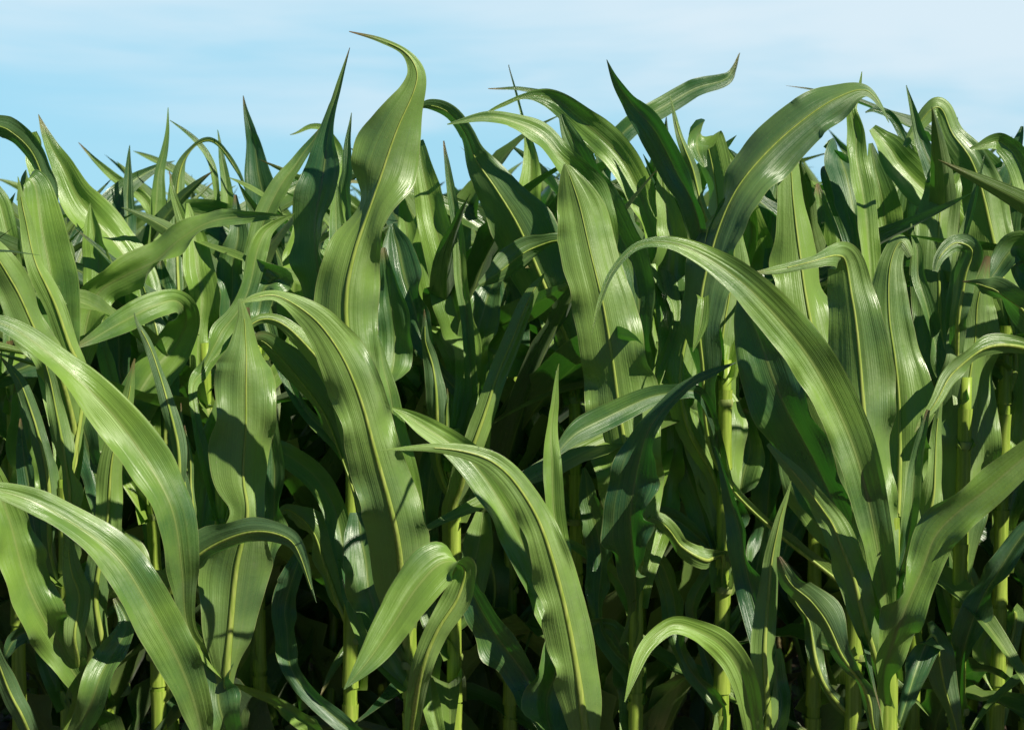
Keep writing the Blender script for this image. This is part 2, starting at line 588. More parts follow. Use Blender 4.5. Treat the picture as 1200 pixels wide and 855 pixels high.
plant('A', 78, 2.05, 'maize plant with narrow upright leaves at the left edge of the photo', top=560)
plant('B', 180, 2.25, 'maize plant with a bare yellow-green stalk and a leaf folded over at its top', top=560, r0=.0125)
plant('C', 262, 2.0, 'maize plant with a wavy upright blade and long leaves arching down to the left edge', top=560)
plant('D', 478, 2.0, 'maize plant whose tallest S-shaped leaf has its tip highest against the sky', top=560, r0=.010)
plant('T', 416, 2.13, 'maize plant with a dark upright leaf just left of the tallest S-shaped leaf', top=470)
plant('E', 533, 2.22, 'maize plant with a pale straight leaf slanting up right of the tallest leaf', top=500, r0=.012)
plant('F', 683, 1.92, 'maize plant with a broad leaf whose long tip arches left in the lower middle', top=760, r0=.010)
plant('G', 745, 2.12, 'maize plant with one very broad shaded leaf and yellow midrib right of the middle', top=470, r0=.010)
plant('O', 672, 2.34, 'maize plant with arching leaves that end in dark thin tips against the sky', top=420, r0=.010)
plant('H', 848, 2.15, 'maize plant with a bright broad leaf and leaf stripes under the big right arch', top=420, r0=.012)
plant('I', 900, 1.93, 'short maize plant with a pale spear leaf and a low arched leaf in front', top=800, r0=.009)
plant('J', 1043, 1.92, 'thick stalked maize plant with the widest leaf fan on the right', top=600, r0=.0155, r1=.009)
plant('K', 1008, 2.14, 'maize plant with a huge dark leaf arching to the right at the skyline', top=400, r0=.012)
plant('L', 1127, 2.1, 'maize plant with a long pale midrib leaf right of the thick stalk', top=440, r0=.012)
plant('M', 1172, 2.3, 'maize plant with folded pale leaves at the upper right skyline', top=380, r0=.011)
plant('N', 1262, 2.0, 'maize plant reaching in from the right edge with a drooping yellow-tipped leaf', top=440, r0=.011)
plant('P', 196, 2.5, 'maize plant with a straight bright spear leaf at the left skyline', top=420, r0=.011)
plant('Q', 305, 2.5, 'maize plant with a pointed upright leaf between the left spear and the tallest leaf', top=400, r0=.011)
plant('W', 20, 2.3, 'maize plant with a dark leaf bowing over at the upper left edge', top=440, r0=.011)

# --- A
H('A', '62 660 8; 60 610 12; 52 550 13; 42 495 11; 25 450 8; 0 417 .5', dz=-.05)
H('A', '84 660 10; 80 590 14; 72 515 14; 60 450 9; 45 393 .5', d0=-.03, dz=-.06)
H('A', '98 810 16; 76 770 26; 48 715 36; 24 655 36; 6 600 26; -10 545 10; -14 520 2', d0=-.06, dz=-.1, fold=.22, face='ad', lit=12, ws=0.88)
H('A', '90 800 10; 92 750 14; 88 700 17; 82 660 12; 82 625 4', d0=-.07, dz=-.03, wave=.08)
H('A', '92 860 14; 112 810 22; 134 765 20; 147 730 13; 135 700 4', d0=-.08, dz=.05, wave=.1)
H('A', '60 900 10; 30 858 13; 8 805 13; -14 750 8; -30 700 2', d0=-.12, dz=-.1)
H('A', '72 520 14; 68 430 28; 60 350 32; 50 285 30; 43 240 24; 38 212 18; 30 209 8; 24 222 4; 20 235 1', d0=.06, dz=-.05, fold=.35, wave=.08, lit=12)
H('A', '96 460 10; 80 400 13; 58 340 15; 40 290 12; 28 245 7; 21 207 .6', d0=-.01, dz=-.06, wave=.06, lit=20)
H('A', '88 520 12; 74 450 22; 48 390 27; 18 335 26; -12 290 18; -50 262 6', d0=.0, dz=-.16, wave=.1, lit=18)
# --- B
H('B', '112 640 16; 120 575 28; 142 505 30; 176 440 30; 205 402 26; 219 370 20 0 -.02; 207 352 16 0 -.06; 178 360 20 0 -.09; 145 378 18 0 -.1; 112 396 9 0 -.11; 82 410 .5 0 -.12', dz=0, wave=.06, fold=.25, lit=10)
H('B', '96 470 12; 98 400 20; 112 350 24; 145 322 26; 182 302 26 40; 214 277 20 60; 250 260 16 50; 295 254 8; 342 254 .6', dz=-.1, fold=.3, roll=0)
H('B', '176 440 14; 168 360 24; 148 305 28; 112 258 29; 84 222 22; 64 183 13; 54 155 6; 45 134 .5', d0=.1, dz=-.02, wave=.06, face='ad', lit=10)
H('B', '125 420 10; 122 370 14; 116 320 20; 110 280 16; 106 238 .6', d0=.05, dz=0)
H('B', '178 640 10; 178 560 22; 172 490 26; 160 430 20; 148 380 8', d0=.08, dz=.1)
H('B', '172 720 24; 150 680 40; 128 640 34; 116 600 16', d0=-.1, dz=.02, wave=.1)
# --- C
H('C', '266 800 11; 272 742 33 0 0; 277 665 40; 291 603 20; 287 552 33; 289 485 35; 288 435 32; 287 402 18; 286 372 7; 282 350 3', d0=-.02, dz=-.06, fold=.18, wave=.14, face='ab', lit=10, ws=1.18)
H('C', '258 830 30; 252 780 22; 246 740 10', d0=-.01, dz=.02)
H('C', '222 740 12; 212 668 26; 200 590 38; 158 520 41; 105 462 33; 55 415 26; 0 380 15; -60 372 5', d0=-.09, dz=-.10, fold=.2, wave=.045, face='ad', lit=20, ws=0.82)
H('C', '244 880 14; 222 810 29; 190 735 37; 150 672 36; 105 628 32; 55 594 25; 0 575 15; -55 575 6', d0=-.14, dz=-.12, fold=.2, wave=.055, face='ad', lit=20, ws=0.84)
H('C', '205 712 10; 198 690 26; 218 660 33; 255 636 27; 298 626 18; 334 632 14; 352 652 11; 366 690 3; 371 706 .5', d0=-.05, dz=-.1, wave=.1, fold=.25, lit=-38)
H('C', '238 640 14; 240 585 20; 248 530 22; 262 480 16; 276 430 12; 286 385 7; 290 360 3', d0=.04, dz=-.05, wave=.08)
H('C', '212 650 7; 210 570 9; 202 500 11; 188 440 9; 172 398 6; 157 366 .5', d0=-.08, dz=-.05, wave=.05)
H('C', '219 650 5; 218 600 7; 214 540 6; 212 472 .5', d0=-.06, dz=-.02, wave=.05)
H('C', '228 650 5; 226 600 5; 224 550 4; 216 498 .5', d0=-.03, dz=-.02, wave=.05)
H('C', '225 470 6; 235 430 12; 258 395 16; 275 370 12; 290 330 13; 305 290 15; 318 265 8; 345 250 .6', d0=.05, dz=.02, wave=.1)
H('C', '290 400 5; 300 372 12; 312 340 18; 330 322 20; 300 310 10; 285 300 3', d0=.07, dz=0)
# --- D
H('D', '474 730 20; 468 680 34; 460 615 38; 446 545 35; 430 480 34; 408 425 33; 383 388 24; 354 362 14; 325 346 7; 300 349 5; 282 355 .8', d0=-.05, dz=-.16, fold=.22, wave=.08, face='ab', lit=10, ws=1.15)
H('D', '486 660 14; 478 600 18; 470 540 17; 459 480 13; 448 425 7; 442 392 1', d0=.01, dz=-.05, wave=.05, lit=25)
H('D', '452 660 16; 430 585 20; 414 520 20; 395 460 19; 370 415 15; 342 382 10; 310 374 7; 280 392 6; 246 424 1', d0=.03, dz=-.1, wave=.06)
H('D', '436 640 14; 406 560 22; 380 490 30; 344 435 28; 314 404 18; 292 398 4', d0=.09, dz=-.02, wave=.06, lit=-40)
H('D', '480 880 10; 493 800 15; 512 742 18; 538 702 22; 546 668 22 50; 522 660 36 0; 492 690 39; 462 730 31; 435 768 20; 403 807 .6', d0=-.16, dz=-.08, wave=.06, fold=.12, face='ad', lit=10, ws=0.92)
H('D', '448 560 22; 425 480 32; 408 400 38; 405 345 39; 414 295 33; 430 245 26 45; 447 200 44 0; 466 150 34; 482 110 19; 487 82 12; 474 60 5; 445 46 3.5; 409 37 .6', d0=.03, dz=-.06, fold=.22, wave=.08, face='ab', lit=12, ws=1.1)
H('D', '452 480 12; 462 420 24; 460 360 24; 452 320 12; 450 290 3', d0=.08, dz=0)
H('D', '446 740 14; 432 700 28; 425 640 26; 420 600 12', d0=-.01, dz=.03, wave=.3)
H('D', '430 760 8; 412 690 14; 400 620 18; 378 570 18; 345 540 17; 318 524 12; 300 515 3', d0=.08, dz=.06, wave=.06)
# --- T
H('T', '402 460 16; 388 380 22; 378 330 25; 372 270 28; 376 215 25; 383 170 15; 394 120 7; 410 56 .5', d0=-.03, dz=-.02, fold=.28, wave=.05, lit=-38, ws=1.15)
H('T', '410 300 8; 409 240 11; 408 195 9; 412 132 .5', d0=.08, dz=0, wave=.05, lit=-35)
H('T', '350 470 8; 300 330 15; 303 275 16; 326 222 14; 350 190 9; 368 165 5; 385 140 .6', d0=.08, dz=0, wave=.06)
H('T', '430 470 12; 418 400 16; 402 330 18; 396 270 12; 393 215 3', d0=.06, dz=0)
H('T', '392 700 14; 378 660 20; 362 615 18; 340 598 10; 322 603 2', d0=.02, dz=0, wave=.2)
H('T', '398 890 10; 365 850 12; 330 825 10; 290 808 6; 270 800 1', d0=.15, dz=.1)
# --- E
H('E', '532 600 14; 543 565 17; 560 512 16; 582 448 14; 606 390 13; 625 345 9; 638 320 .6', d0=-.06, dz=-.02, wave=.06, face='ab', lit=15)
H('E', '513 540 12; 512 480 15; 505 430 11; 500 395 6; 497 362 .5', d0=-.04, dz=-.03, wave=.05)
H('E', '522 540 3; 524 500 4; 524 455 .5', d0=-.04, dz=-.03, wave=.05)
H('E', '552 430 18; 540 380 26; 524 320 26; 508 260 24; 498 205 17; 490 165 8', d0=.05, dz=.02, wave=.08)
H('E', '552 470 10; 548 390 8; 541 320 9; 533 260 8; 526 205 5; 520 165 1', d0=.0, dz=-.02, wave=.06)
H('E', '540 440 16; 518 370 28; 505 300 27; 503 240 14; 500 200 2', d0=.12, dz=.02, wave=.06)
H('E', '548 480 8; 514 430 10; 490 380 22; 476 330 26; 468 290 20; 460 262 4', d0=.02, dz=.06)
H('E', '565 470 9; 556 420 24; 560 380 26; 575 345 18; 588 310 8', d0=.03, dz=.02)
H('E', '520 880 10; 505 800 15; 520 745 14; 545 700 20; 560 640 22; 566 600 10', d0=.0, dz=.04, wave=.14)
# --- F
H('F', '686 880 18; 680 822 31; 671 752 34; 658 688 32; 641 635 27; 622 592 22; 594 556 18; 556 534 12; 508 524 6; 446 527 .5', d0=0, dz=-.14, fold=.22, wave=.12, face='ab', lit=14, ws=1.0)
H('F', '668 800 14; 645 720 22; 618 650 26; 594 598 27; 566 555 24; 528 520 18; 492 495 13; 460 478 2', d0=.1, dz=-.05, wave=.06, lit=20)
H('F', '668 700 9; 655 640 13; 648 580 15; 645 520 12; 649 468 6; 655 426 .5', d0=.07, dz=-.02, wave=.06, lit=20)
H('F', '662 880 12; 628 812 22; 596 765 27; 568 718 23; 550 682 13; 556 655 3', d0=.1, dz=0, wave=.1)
H('F', '648 880 20; 640 820 30; 650 770 24; 660 720 10', d0=.04, dz=0, wave=.15)
# --- G
H('G', '747 700 11; 746 640 24; 738 560 42; 728 490 46; 718 420 42; 706 345 38; 692 285 36; 680 240 28; 668 205 12; 662 192 2', d0=-.02, dz=-.06, fold=.2, wave=.14, face='ab', lit=12, ws=1.12)
H('G', '764 480 9; 752 400 20; 740 320 26; 714 255 26; 690 205 20; 672 165 13; 658 134 4', d0=.03, dz=-.02, wave=.07)
H('G', '720 330 4; 716 275 8; 702 232 19; 684 208 20; 655 186 18; 632 160 20; 604 144 13; 568 138 8; 524 146 .8', d0=-.02, dz=-.07, wave=.06, lit=20)
H('G', '746 700 10; 742 655 26; 740 600 34; 748 545 30; 766 495 14; 800 455 11; 832 438 7; 862 425 1', d0=-.06, dz=-.1, wave=.16, face='ad', lit=-35)
H('G', '790 380 6; 776 330 18; 762 270 18; 746 220 20; 718 172 22; 682 140 20; 645 118 13; 615 112 4; 590 122 3; 563 137 .8', d0=.06, dz=.02, wave=.06, fold=.25, lit=10)
H('G', '765 560 18; 772 480 26; 775 400 26; 772 330 14', d0=.08, dz=.04)
H('G', '752 780 8; 735 700 10; 700 655 8; 662 632 5; 640 622 1', d0=.1, dz=.05)
H('G', '738 860 12; 742 800 20; 722 745 15; 690 738 16; 655 748 6', d0=.03, dz=.0)
# --- O
H('O', '690 480 12; 668 410 26; 640 340 36; 610 275 38; 582 225 26; 560 190 17; 546 158 13; 526 134 12; 503 124 8; 486 128 1', d0=-.05, dz=-.04, fold=.22, wave=.08, face='ab', lit=-38, ws=1.15)
H('O', '700 360 5; 705 330 6; 688 298 6; 655 283 9; 622 292 21; 592 314 20; 562 334 4', d0=-.16, dz=-.05, wave=.08, lit=-30)
H('O', '640 360 12; 634 290 24; 626 240 20; 622 190 12; 612 140 3; 606 110 2; 596 76 .6', d0=.1, dz=.02, wave=.05)
H('O', '720 320 6; 700 220 7; 672 150 7; 642 115 4; 612 104 3; 572 104 .6', d0=.1, dz=.02, wave=.05)
H('O', '690 330 8; 706 230 12; 712 180 14; 736 148 15; 775 126 15; 812 105 14; 845 94 10; 858 80 4; 867 62 .5', d0=.16, dz=.05, wave=.08)
H('O', '650 420 10; 596 420 26; 560 400 26; 536 350 20; 530 300 10; 540 250 3', d0=-.05, dz=0)
H('O', '640 560 16; 612 500 26; 600 430 28; 604 370 20; 610 330 8', d0=.1, dz=0)
# --- H
H('H', '848 640 8; 848 572 26; 846 505 40; 843 445 36; 850 390 32; 858 330 24; 862 280 10; 866 250 3', d0=-.0, dz=-.03, fold=.2, wave=.12, face='ab', lit=16, ws=1.2)
H('H', '830 420 8; 832 340 20; 838 270 24; 836 215 24; 826 168 22; 818 158 19 0 -.02; 818 175 12 0 -.04; 826 196 3 0 -.05', d0=.04, dz=0, wave=.05, fold=.2, ws=1.15)
H('H', '838 340 7; 828 270 10; 815 215 9; 800 165 6; 785 112 .5', d0=.0, dz=-.02, wave=.05, face='ab', lit=15)
H('H', '832 340 14; 815 250 16; 795 200 21; 770 158 22; 745 128 16; 726 102 8; 711 70 .5', d0=-.03, dz=-.03, wave=.06, face='ad', lit=-30)
H('H', '842 520 6; 822 462 9; 785 462 12; 735 480 17; 690 502 18; 662 522 10; 646 540 .8', d0=-.1, dz=-.06, wave=.06)
H('H', '838 560 10; 806 500 18; 798 430 22; 805 380 18; 815 348 12; 824 348 8 0 -.03; 822 380 9 0 -.04; 812 412 .5 0 -.04', d0=-.03, dz=0, wave=.1)
H('H', '868 330 9; 880 280 12; 876 250 11; 862 235 9; 845 245 7; 832 268 4; 826 290 1', d0=.0, dz=-.05, wave=.05)
H('H', '866 400 8; 880 340 26; 880 290 30; 872 235 16', d0=.1, dz=.0)
H('H', '858 640 10; 872 570 24; 880 520 18; 868 480 8', d0=.03, dz=.0, wave=.25)
H('H', '845 820 8; 820 740 8; 812 700 12; 832 650 10; 800 612 12; 770 608 14; 745 640 12; 735 690 3', d0=.04, dz=-.05, wave=.15)
H('H', '836 640 12; 815 585 20; 800 530 26; 790 490 18; 788 470 6', d0=.02, dz=0, wave=.2)
H('H', '846 650 10; 826 655 14; 800 640 12; 772 610 10; 752 604 3', d0=-.03, dz=-.02)
# --- I
H('I', '897 860 14; 899 800 19; 900 735 17; 906 672 12; 915 612 7; 927 563 .5', d0=0, dz=-.03, fold=.3, wave=.05, lit=20)
H('I', '900 800 14; 888 720 20; 872 650 20; 860 600 13; 848 560 8; 838 523 2', d0=.05, dz=.0, fold=.35, wave=.08, lit=-35)
H('I', '888 880 12; 872 800 19; 848 758 20; 815 738 15; 785 736 12; 758 756 10; 742 785 7; 732 822 .6', d0=-.05, dz=-.12, wave=.1, fold=.25)
H('I', '910 860 12; 912 800 14; 908 760 8', d0=.02, dz=0)
# --- J
H('J', '1036 800 9; 1044 762 23; 1060 715 28; 1082 668 26; 1098 628 30; 1126 596 30; 1165 566 27; 1235 512 20; 1290 490 6', d0=-.06, dz=-.1, fold=.22, wave=.22, face='ad', lit=20, ws=0.9)
H('J', '1042 740 12; 1030 650 24; 1010 560 31; 985 490 34; 950 425 34; 905 370 31; 858 325 24; 815 298 16; 778 287 10; 742 292 6; 716 318 5; 703 352 4; 693 392 .6', d0=-.07, dz=-.14, fold=.22, wave=.05, face='ad', lit=20, ws=0.9)
H('J', '1030 710 12; 1002 640 26; 972 575 40; 938 505 46; 908 445 44; 888 395 34; 877 350 18; 872 315 4', d0=.06, dz=.0, fold=.2, wave=.08, face='ad', lit=-38, ws=0.95)
H('J', '1038 740 14; 1032 640 22; 1024 560 32; 1015 480 38; 1006 410 33; 998 350 24; 990 310 19; 978 300 12 0 -.03; 955 306 7 0 -.05; 915 314 5 0 -.06; 876 321 .6 0 -.08', d0=-.02, dz=-.02, fold=.2, wave=.1, face='ab', lit=15, ws=1.3)
H('J', '1046 740 14; 1050 650 22; 1056 570 34; 1054 490 38; 1048 420 32; 1042 360 24; 1044 310 14; 1056 283 9; 1068 300 4', d0=.03, dz=0, fold=.22, wave=.12, face='ab', ws=1.25)
H('J', '1032 800 8; 1012 720 20; 998 660 22; 975 610 18; 935 560 12; 900 520 3', d0=-.04, dz=-.04, wave=.2)
H('J', '1022 850 8; 1014 810 15; 994 778 15; 975 740 20; 948 705 21; 925 680 16; 912 652 3', d0=-.05, dz=-.02, wave=.18, lit=-35)
H('J', '1044 740 9; 1058 660 10; 1068 580 11; 1078 525 8; 1088 480 3', d0=.0, dz=-.02)
H('J', '1052 850 8; 1075 780 16; 1098 745 20; 1108 800 18; 1118 850 8; 1122 880 2', d0=.12, dz=.05)
# --- K
H('K', '1000 560 12; 975 480 24; 955 400 38; 945 330 38; 935 270 24; 929 215 16; 925 175 9; 922 136 .5', d0=-.02, dz=-.02, fold=.35, wave=.06, face='ab', lit=25, ws=1.2)
H('K', '850 560 8; 822 420 26; 818 350 38; 835 285 42; 865 222 42; 903 172 40; 945 134 34; 985 110 25; 1014 106 12; 1032 124 4; 1042 144 .5', d0=-.05, dz=.0, fold=.2, wave=.08, stem=True, face='ab', lit=-42)
H('K', '1020 400 9; 1019 330 13; 1014 260 16; 1009 200 16; 1005 160 13; 998 132 8; 1006 110 4; 1010 84 .5', d0=.0, dz=0, wave=.05, lit=15)
H('K', '1030 420 9; 1004 290 12; 978 205 19; 982 184 22; 990 200 22 0 -.05; 1000 240 20 0 -.08; 1006 275 13 0 -.09; 1002 308 1 0 -.1', d0=.1, dz=0, wave=.06, fold=.15, ws=1.2)
H('K', '1000 600 12; 975 480 18; 935 400 26; 915 340 26; 905 290 10', d0=.08, dz=0)
H('K', '1005 720 8; 975 640 16; 950 600 20; 930 620 18; 915 660 8', d0=.08, dz=0)
# --- L
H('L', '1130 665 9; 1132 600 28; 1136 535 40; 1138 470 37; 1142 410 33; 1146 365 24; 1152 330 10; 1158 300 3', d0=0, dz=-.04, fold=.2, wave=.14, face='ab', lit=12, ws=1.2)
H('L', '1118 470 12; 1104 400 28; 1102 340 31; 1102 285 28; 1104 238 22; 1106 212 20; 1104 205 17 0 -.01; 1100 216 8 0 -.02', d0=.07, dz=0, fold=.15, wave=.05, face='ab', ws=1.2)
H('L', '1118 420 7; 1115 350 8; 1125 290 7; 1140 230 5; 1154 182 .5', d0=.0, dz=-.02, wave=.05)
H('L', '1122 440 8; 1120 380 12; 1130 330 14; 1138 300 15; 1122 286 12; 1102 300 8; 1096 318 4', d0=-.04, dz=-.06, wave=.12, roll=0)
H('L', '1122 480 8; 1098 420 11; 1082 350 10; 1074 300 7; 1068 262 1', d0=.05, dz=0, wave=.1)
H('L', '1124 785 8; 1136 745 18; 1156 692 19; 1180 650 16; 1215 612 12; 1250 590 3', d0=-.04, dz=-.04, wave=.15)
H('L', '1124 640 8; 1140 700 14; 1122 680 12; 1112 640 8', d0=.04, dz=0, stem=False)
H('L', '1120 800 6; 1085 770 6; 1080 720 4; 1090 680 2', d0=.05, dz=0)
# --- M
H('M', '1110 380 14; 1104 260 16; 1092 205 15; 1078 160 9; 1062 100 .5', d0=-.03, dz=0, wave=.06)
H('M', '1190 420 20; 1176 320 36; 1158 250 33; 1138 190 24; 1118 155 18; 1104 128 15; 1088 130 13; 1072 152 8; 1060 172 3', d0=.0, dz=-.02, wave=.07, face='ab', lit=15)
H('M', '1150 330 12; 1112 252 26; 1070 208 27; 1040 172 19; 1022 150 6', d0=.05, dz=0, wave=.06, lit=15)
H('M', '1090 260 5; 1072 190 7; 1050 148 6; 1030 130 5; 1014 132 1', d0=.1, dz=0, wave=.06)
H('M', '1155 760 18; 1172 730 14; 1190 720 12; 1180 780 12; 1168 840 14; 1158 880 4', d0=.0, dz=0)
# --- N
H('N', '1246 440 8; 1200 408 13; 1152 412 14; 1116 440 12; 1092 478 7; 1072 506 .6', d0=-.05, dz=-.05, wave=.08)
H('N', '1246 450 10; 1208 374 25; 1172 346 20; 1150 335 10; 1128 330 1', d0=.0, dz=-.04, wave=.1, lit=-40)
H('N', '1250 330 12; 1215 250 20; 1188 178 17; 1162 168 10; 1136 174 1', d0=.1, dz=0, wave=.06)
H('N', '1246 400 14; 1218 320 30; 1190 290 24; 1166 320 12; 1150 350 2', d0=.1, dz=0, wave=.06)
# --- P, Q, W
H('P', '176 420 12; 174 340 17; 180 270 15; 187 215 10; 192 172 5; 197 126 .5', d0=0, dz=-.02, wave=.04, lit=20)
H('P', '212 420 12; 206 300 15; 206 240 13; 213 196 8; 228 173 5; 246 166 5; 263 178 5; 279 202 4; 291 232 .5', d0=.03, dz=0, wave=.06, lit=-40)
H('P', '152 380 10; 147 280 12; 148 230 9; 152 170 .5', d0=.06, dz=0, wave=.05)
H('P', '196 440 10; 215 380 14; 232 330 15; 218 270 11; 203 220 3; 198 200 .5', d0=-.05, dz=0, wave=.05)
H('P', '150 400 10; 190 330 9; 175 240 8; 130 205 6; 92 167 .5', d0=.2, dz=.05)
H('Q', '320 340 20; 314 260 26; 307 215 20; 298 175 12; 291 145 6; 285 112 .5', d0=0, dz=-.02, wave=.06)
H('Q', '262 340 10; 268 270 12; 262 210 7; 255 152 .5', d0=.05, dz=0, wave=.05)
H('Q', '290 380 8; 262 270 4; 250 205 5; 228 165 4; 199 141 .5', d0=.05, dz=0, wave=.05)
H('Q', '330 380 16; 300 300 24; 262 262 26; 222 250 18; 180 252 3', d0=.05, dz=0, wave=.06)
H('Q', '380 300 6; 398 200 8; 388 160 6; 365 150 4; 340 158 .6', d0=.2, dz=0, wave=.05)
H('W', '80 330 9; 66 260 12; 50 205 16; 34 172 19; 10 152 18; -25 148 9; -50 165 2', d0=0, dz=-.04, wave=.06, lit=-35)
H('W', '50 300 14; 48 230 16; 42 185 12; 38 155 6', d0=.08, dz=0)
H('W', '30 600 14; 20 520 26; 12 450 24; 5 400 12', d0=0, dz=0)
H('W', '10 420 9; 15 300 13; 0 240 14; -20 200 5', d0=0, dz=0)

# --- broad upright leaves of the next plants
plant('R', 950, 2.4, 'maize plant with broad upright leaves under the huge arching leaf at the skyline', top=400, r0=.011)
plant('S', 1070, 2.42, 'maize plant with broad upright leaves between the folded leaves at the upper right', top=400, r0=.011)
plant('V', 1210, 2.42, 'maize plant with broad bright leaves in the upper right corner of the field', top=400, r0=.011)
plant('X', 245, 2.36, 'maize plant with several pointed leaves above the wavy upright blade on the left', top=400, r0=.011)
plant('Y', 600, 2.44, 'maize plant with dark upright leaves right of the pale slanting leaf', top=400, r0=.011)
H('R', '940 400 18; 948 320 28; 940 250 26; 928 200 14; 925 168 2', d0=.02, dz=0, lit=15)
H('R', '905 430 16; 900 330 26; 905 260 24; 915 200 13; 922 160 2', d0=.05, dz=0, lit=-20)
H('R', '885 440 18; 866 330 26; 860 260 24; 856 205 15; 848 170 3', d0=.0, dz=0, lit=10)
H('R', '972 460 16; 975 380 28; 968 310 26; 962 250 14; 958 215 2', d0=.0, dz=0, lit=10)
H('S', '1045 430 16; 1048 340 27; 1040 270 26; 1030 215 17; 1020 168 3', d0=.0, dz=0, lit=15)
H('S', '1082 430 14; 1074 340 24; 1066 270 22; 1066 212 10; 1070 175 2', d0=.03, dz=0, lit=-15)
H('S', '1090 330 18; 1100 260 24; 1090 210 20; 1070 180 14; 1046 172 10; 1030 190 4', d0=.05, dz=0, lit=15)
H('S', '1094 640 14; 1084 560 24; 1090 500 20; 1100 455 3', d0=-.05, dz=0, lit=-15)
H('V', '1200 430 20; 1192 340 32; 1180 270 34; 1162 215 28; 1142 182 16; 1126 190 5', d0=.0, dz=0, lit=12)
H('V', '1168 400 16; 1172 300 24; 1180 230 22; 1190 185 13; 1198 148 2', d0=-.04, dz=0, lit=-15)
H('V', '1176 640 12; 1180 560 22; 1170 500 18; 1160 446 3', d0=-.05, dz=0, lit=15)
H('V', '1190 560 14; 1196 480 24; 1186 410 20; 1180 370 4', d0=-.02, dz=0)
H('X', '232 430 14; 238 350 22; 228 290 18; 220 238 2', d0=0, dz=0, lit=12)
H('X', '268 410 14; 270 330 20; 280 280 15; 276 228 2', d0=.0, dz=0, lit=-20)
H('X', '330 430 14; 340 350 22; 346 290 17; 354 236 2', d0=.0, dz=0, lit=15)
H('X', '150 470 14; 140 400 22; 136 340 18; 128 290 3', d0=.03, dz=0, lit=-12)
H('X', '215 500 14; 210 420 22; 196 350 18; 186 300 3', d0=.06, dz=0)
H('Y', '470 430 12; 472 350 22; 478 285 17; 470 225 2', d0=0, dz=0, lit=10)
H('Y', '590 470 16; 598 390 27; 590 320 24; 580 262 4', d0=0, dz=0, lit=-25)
H('Y', '640 700 14; 632 640 22; 640 590 18; 655 545 3', d0=-.03, dz=0, lit=-20)
H('Y', '575 760 12; 580 690 22; 566 630 20; 560 585 4', d0=-.02, dz=0, lit=-20)
H('Y', '620 640 12; 634 560 22; 640 500 20; 632 450 4', d0=.02, dz=0, lit=-20)
H('G', '704 740 10; 706 650 20; 692 590 16; 684 548 3', d0=.06, dz=0, lit=-20)
H('G', '782 420 14; 780 340 24; 784 280 22; 778 230 12; 772 188 2', d0=.05, dz=0, lit=12)
H('H', '806 780 10; 792 710 18; 776 664 16; 758 640 4', d0=.05, dz=0, lit=-20)
H('D', '350 800 12; 334 730 18; 345 670 16; 352 636 3', d0=.1, dz=0, lit=-20)
H('K', '965 800 8; 950 740 15; 932 700 12; 925 670 2', d0=.02, dz=0, lit=-20)
H('A', '120 640 12; 112 560 20; 98 500 18; 92 440 3', d0=.08, dz=0, lit=-10)
H('A', '40 640 12; 34 570 22; 24 510 20; 20 450 4', d0=.1, dz=0, lit=10)
H('A', '66 760 10; 42 740 14; 20 745 12; 5 770 4', d0=.05, dz=0, lit=-10)

# --- more upright blades wrapped round the front stalks
H('A', '118 780 10; 114 700 18; 120 620 20; 134 540 16; 150 470 9; 158 420 1', d0=-.02, dz=-.04, lit=12, face='ab')
H('A', '56 780 12; 58 700 18; 44 620 18; 30 550 12; 24 490 1', d0=.04, dz=0, lit=-15)
H('B', '190 560 12; 196 470 20; 186 400 18; 172 350 8; 166 320 1', d0=.02, dz=0, lit=-15, face='ab')
H('C', '300 700 10; 318 620 17; 322 540 17; 310 470 11; 304 420 1', d0=.08, dz=0, lit=-15)
H('T', '425 760 12; 440 690 18; 452 620 18; 462 550 12; 470 500 1', d0=.06, dz=0, lit=12)
H('E', '505 720 12; 498 640 19; 505 560 18; 516 500 10; 520 450 1', d0=.04, dz=0, lit=-12)
H('E', '560 560 12; 562 480 18; 556 410 16; 548 350 6', d0=.05, dz=0, lit=12)
H('G', '762 660 10; 780 590 18; 784 520 20; 776 450 14; 770 400 2', d0=.05, dz=0, lit=12)
H('H', '880 700 10; 896 620 18; 902 540 20; 892 470 14; 886 420 2', d0=.05, dz=0, lit=-12)
H('K', '1000 660 12; 962 620 20; 930 560 18; 915 500 8', d0=-.03, dz=-.02, lit=12)
H('J', '1066 720 10; 1082 640 16; 1094 570 15; 1098 510 8; 1104 460 1', d0=.02, dz=0, lit=15, face='ab')
H('L', '1108 700 10; 1100 620 17; 1108 540 17; 1118 480 8; 1122 440 1', d0=.06, dz=0, lit=-12)
H('M', '1180 620 12; 1196 530 22; 1200 450 22; 1190 380 12', d0=.0, dz=0, lit=15)


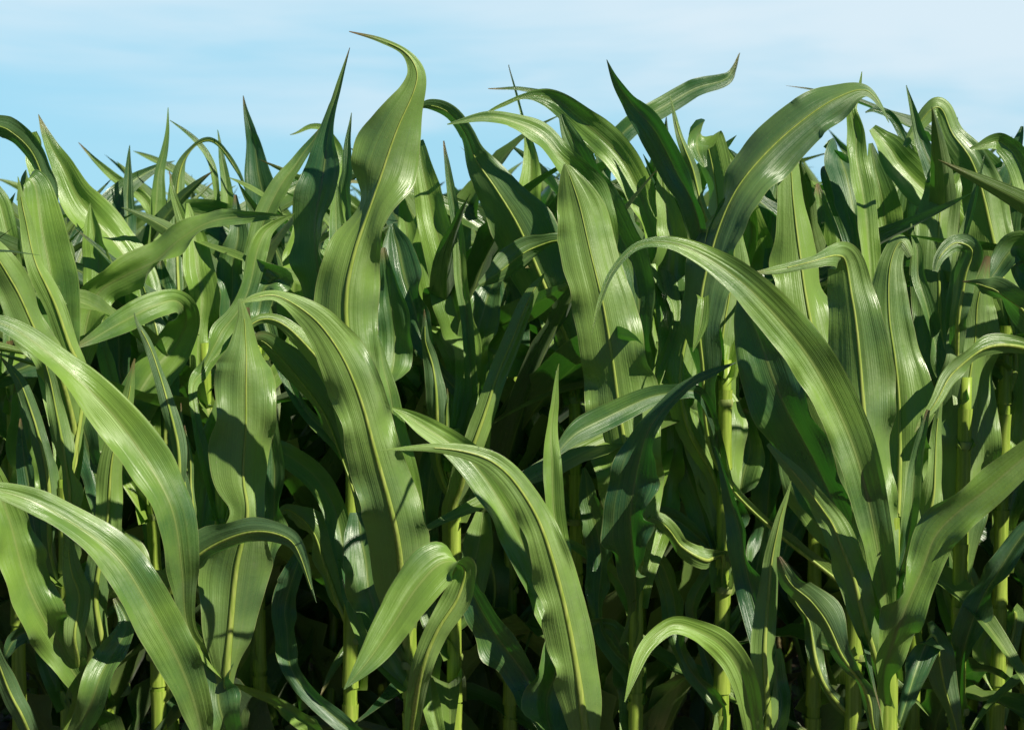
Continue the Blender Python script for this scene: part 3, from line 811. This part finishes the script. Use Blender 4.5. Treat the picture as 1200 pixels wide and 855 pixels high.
# ------------------------------------------------------------------ field behind
def proc_plant(rng, label, group, tall=1.0, loc=(0, 0, 0), nleaf=11, up=.0):
    root = thing('maize_plant', label, 'maize plant', loc, group)
    Hs = .93 * tall
    top = Vector((rng.uniform(-.03, .03), rng.uniform(-.03, .03), Hs))
    nn = 12
    tube('stalk', [top * (i / nn) for i in range(nn + 1)], [.0115 - .005 * (i / nn) ** 1.5 + (.0012 if i % 3 == 0 else 0) for i in range(nn + 1)],
         M_STALK, root, ns=8)
    phi0 = rng.uniform(0, 6.28)
    for k in range(nleaf):
        f = k / (nleaf - 1)
        h = Hs * (.20 + .78 * f ** .85)
        phi = phi0 + math.pi * k + rng.gauss(0, .4)
        Ln = (.42 + .42 * math.sin(min(1, f * 1.25) * 2.2)) * rng.uniform(.82, 1.12)
        if f > .85: Ln *= .72
        Wm = .044 * (.55 + .45 * math.sin(min(1, f + .18) * 2.4)) * rng.uniform(.8, 1.1)
        el = R(rng.uniform(62, 80) if f < .75 else rng.uniform(76, 87))
        drop = R(rng.uniform(70, 165) * (1 - .55 * f) + (0 if f < .8 else -10))
        if rng.random() < .22: drop = R(rng.uniform(10, 35))
        twist = rng.uniform(-1.3, 1.3) if rng.random() < .6 else rng.uniform(-3, 3)
        sway = rng.uniform(-.9, .9)
        p = top * (h / Hs)
        el0 = el
        for _try in range(12):
            zz, z1 = p.z, 0
            for i in range(26):
                t = i / 26
                zz += math.sin(el - drop * t ** 1.5) * Ln / 26
                z1 = max(z1, zz)
            if z1 < 1.30: break
            Ln *= .93; drop += R(7)
        P, B, W = [p.copy()], [], []
        m = 26
        kink = rng.uniform(.35, .75)
        for i in range(m + 1):
            t = i / m
            e = el - drop * (t ** 1.5 if kink > .5 else 1 / (1 + math.exp(-(t - kink) * 10)))
            a = phi + sway * t * t
            d = Vector((math.cos(a) * math.cos(e), math.sin(a) * math.cos(e), math.sin(e)))
            if i: P.append(P[-1] + d * Ln / m)
            side = Vector((-math.sin(a), math.cos(a), 0))
            up_ = side.cross(d)
            tw = twist * t ** 1.4
            B.append(side * math.cos(tw) + up_ * math.sin(tw))
            W.append(Wm * min(1, .34 + t * 3.4) ** .8 * max(.004, 1 - t ** 2.3) ** .9 * (1 - .25 * t))
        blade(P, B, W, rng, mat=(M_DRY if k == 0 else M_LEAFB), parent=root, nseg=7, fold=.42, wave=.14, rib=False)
    return root


def dup(root, loc, rz, sc, label, group):
    r = root.copy()
    COL.objects.link(r)
    r.location = loc
    r.rotation_euler = (rng0.gauss(0, .03), rng0.gauss(0, .03), rz)
    r.scale = (sc, sc, sc)
    r['label'] = label
    r['group'] = group
    for ch in KIDS[root.name]:
        c = ch.copy()
        COL.objects.link(c)
        c.parent = r
        c.color = (rng0.random() * .8, 0, 0, 1)
    return r


rng0 = random.Random(5)
G1 = 'maize plants in the field rows behind the front plants'
L1_ = 'green maize plant in the dense rows behind the front plants'
# field spots: rows running across the view
spots = []
row = 0
Y = 2.68
while Y < 9.0:
    half = .30 * Y + .32 + (.45 if Y < 4 else 0)
    x = -half + rng0.uniform(0, .1)
    while x < half:
        spots.append((x, Y + rng0.gauss(0, .045)))
        x += rng0.uniform(.17, .23) if Y < 5 else rng0.uniform(.26, .36)
    Y += .38 if Y < 4 else (.55 if Y < 6 else .8)
x = -.9
x2_ = -.85
while x2_ < .8:
    spots.append((x2_ + rng0.uniform(-.02, .02), 2.50 + rng0.gauss(0, .02)))
    x2_ += .27
while x < .9:        # a thin inner row between the front plants and the dense rows
    spots.append((x, 2.46 + rng0.gauss(0, .03)))
    x += rng0.uniform(.2, .28)
for Yf in (1.98, 2.2):
    for k_ in range(6):
        spots.append(((1.2 if Yf < 2 else .98) + k_ * .2 + rng0.uniform(-.03, .03), Yf + rng0.gauss(0, .03) - (.25 if Yf < 2 else 0)))
        if k_ < 3: spots.append((-.95 - k_ * .2 + rng0.uniform(-.03, .03), Yf + rng0.gauss(0, .03)))
protos = []
KIDS = {}
for i in range(11):
    x, y = spots[i * 3 % len(spots)]
    pr_ = proc_plant(random.Random(100 + i), L1_, G1, 1.0, (0, 0, 0), nleaf=12 + i % 3)
    protos.append(pr_)
    KIDS[pr_.name] = [c for c in pr_.children]
used = {}
for i, (x, y) in enumerate(spots):
    k = rng0.randrange(len(protos))
    pr_ = protos[k]
    rise = 1.01 + .05 * max(-1, min(1, x / (.3 * y)))
    sc = rng0.uniform(1.0, 1.1) * rise
    rz = rng0.uniform(0, 6.28)
    if k not in used:
        used[k] = 1
        pr_.location = (x, y, 0); pr_.rotation_euler = (0, 0, rz); pr_.scale = (sc,) * 3
    else:
        dup(pr_, (x, y, 0), rz, sc, L1_, G1)
for k, pr_ in enumerate(protos):
    if k not in used: pr_.location = (random.uniform(-1, 1), 9.4, 0)

# ------------------------------------------------------------------ ground
m, t = newmat('field_soil')
o = N(t, 'ShaderNodeOutputMaterial'); pr = N(t, 'ShaderNodeBsdfPrincipled')
tcn = N(t, 'ShaderNodeTexCoord'); n1 = N(t, 'ShaderNodeTexNoise'); n1.inputs['Scale'].default_value = 22; n1.inputs['Detail'].default_value = 8
t.links.new(tcn.outputs['Object'], n1.inputs['Vector'])
rp = N(t, 'ShaderNodeValToRGB'); rp.color_ramp.elements[0].color = (.022, .015, .009, 1); rp.color_ramp.elements[1].color = (.11, .075, .045, 1)
t.links.new(n1.outputs[0], rp.inputs[0]); t.links.new(rp.outputs[0], pr.inputs['Base Color'])
pr.inputs['Roughness'].default_value = .95
b = N(t, 'ShaderNodeBump'); b.inputs['Distance'].default_value = .03
t.links.new(n1.outputs[0], b.inputs['Height']); t.links.new(b.outputs[0], pr.inputs['Normal'])
t.links.new(pr.outputs[0], o.inputs[0])
xs = [-900, -200, -40] + [-6 + .12 * i for i in range(101)] + [40, 200, 900]
ys = [-60, -5] + [0 + .12 * i for i in range(90)] + [40, 200, 1500]
vs = [(x, y, .02 * noise.noise(Vector((x * 3, y * 3, 0))) + .012 * noise.noise(Vector((x * 11, y * 11, 4))) if abs(x) < 7 and -1 < y < 11 else 0)
      for y in ys for x in xs]
nx = len(xs)
fs = [(j * nx + i, j * nx + i + 1, (j + 1) * nx + i + 1, (j + 1) * nx + i) for j in range(len(ys) - 1) for i in range(nx - 1)]
g = mesh_obj('ground', vs, fs, m)
g['kind'] = 'structure'

# far part of the field: one dense canopy nobody could count
def far_field():
    rg = random.Random(77)
    V, F, U, TT = [], [], [], []
    y = 9.6
    for r in range(3400):
        y = 9.6 + (r / 3400) ** 1.6 * 40
        x = rg.uniform(-1, 1) * (.34 * y + 1)
        z0 = rg.uniform(.7, 1.05)
        a = rg.uniform(0, 6.28); L_ = rg.uniform(.3, .5); ww = rg.uniform(.03, .05)
        e = rg.uniform(1.0, 1.5); dr = rg.uniform(.1, 1.6)
        p = Vector((x, y, z0)); side = Vector((-math.sin(a), math.cos(a), 0))
        b0 = len(V)
        for i in range(7):
            t_ = i / 6
            ee = e - dr * t_
            if i: p = p + Vector((math.cos(a) * math.cos(ee), math.sin(a) * math.cos(ee), math.sin(ee))) * L_ / 6
            wv = ww * (1 - t_ ** 2) + .001
            for q, uu in ((-1, 0), (0, .5), (1, 1)):
                V.append(p + side * wv * q + Vector((0, 0, abs(q) * wv * .3))); U.append((uu, t_ * L_)); TT.append(t_ * .9)
        for i in range(6):
            for j in range(2):
                q = b0 + i * 3 + j
                F.append((q, q + 1, q + 4, q + 3))
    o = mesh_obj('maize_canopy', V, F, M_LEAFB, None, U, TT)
    o['kind'] = 'stuff'
    o['label'] = 'far off mass of maize leaves filling the rest of the field'
    o['category'] = 'maize field'
far_field()

# low weeds on the soil
def weeds():
    rg = random.Random(9)
    V, F, U, TT = [], [], [], []
    for r in range(520):
        x = rg.uniform(-1.3, 1.3); y = rg.uniform(1.7, 5.2); hgt = rg.uniform(.03, .16)
        for k in range(rg.randint(4, 8)):
            a = rg.uniform(0, 6.28); ln = rg.uniform(.03, .07); ww = ln * rg.uniform(.22, .42)
            e = rg.uniform(-.1, .9); z = hgt * rg.uniform(.3, 1)
            d = Vector((math.cos(a) * math.cos(e), math.sin(a) * math.cos(e), math.sin(e))); sd_ = Vector((-math.sin(a), math.cos(a), 0))
            p = Vector((x, y, z)); b0 = len(V)
            for i, (t_, q) in enumerate(((0, .1), (.3, .9), (.6, 1), (.85, .6), (1, .05))):
                c = p + d * ln * t_ - Vector((0, 0, t_ * t_ * ln * .4))
                for s_, uu in ((-1, 0), (0, .5), (1, 1)):
                    V.append(c + sd_ * ww * q * s_ + Vector((0, 0, abs(s_) * ww * .3))); U.append((uu, t_ * ln)); TT.append(.5)
            for i in range(4):
                for j in range(2):
                    q = b0 + i * 3 + j
                    F.append((q, q + 1, q + 4, q + 3))
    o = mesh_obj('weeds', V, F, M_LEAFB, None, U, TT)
    o['kind'] = 'stuff'
    o['label'] = 'low leafy weeds on the dark soil between the maize stalks'
    o['category'] = 'weeds'
weeds()
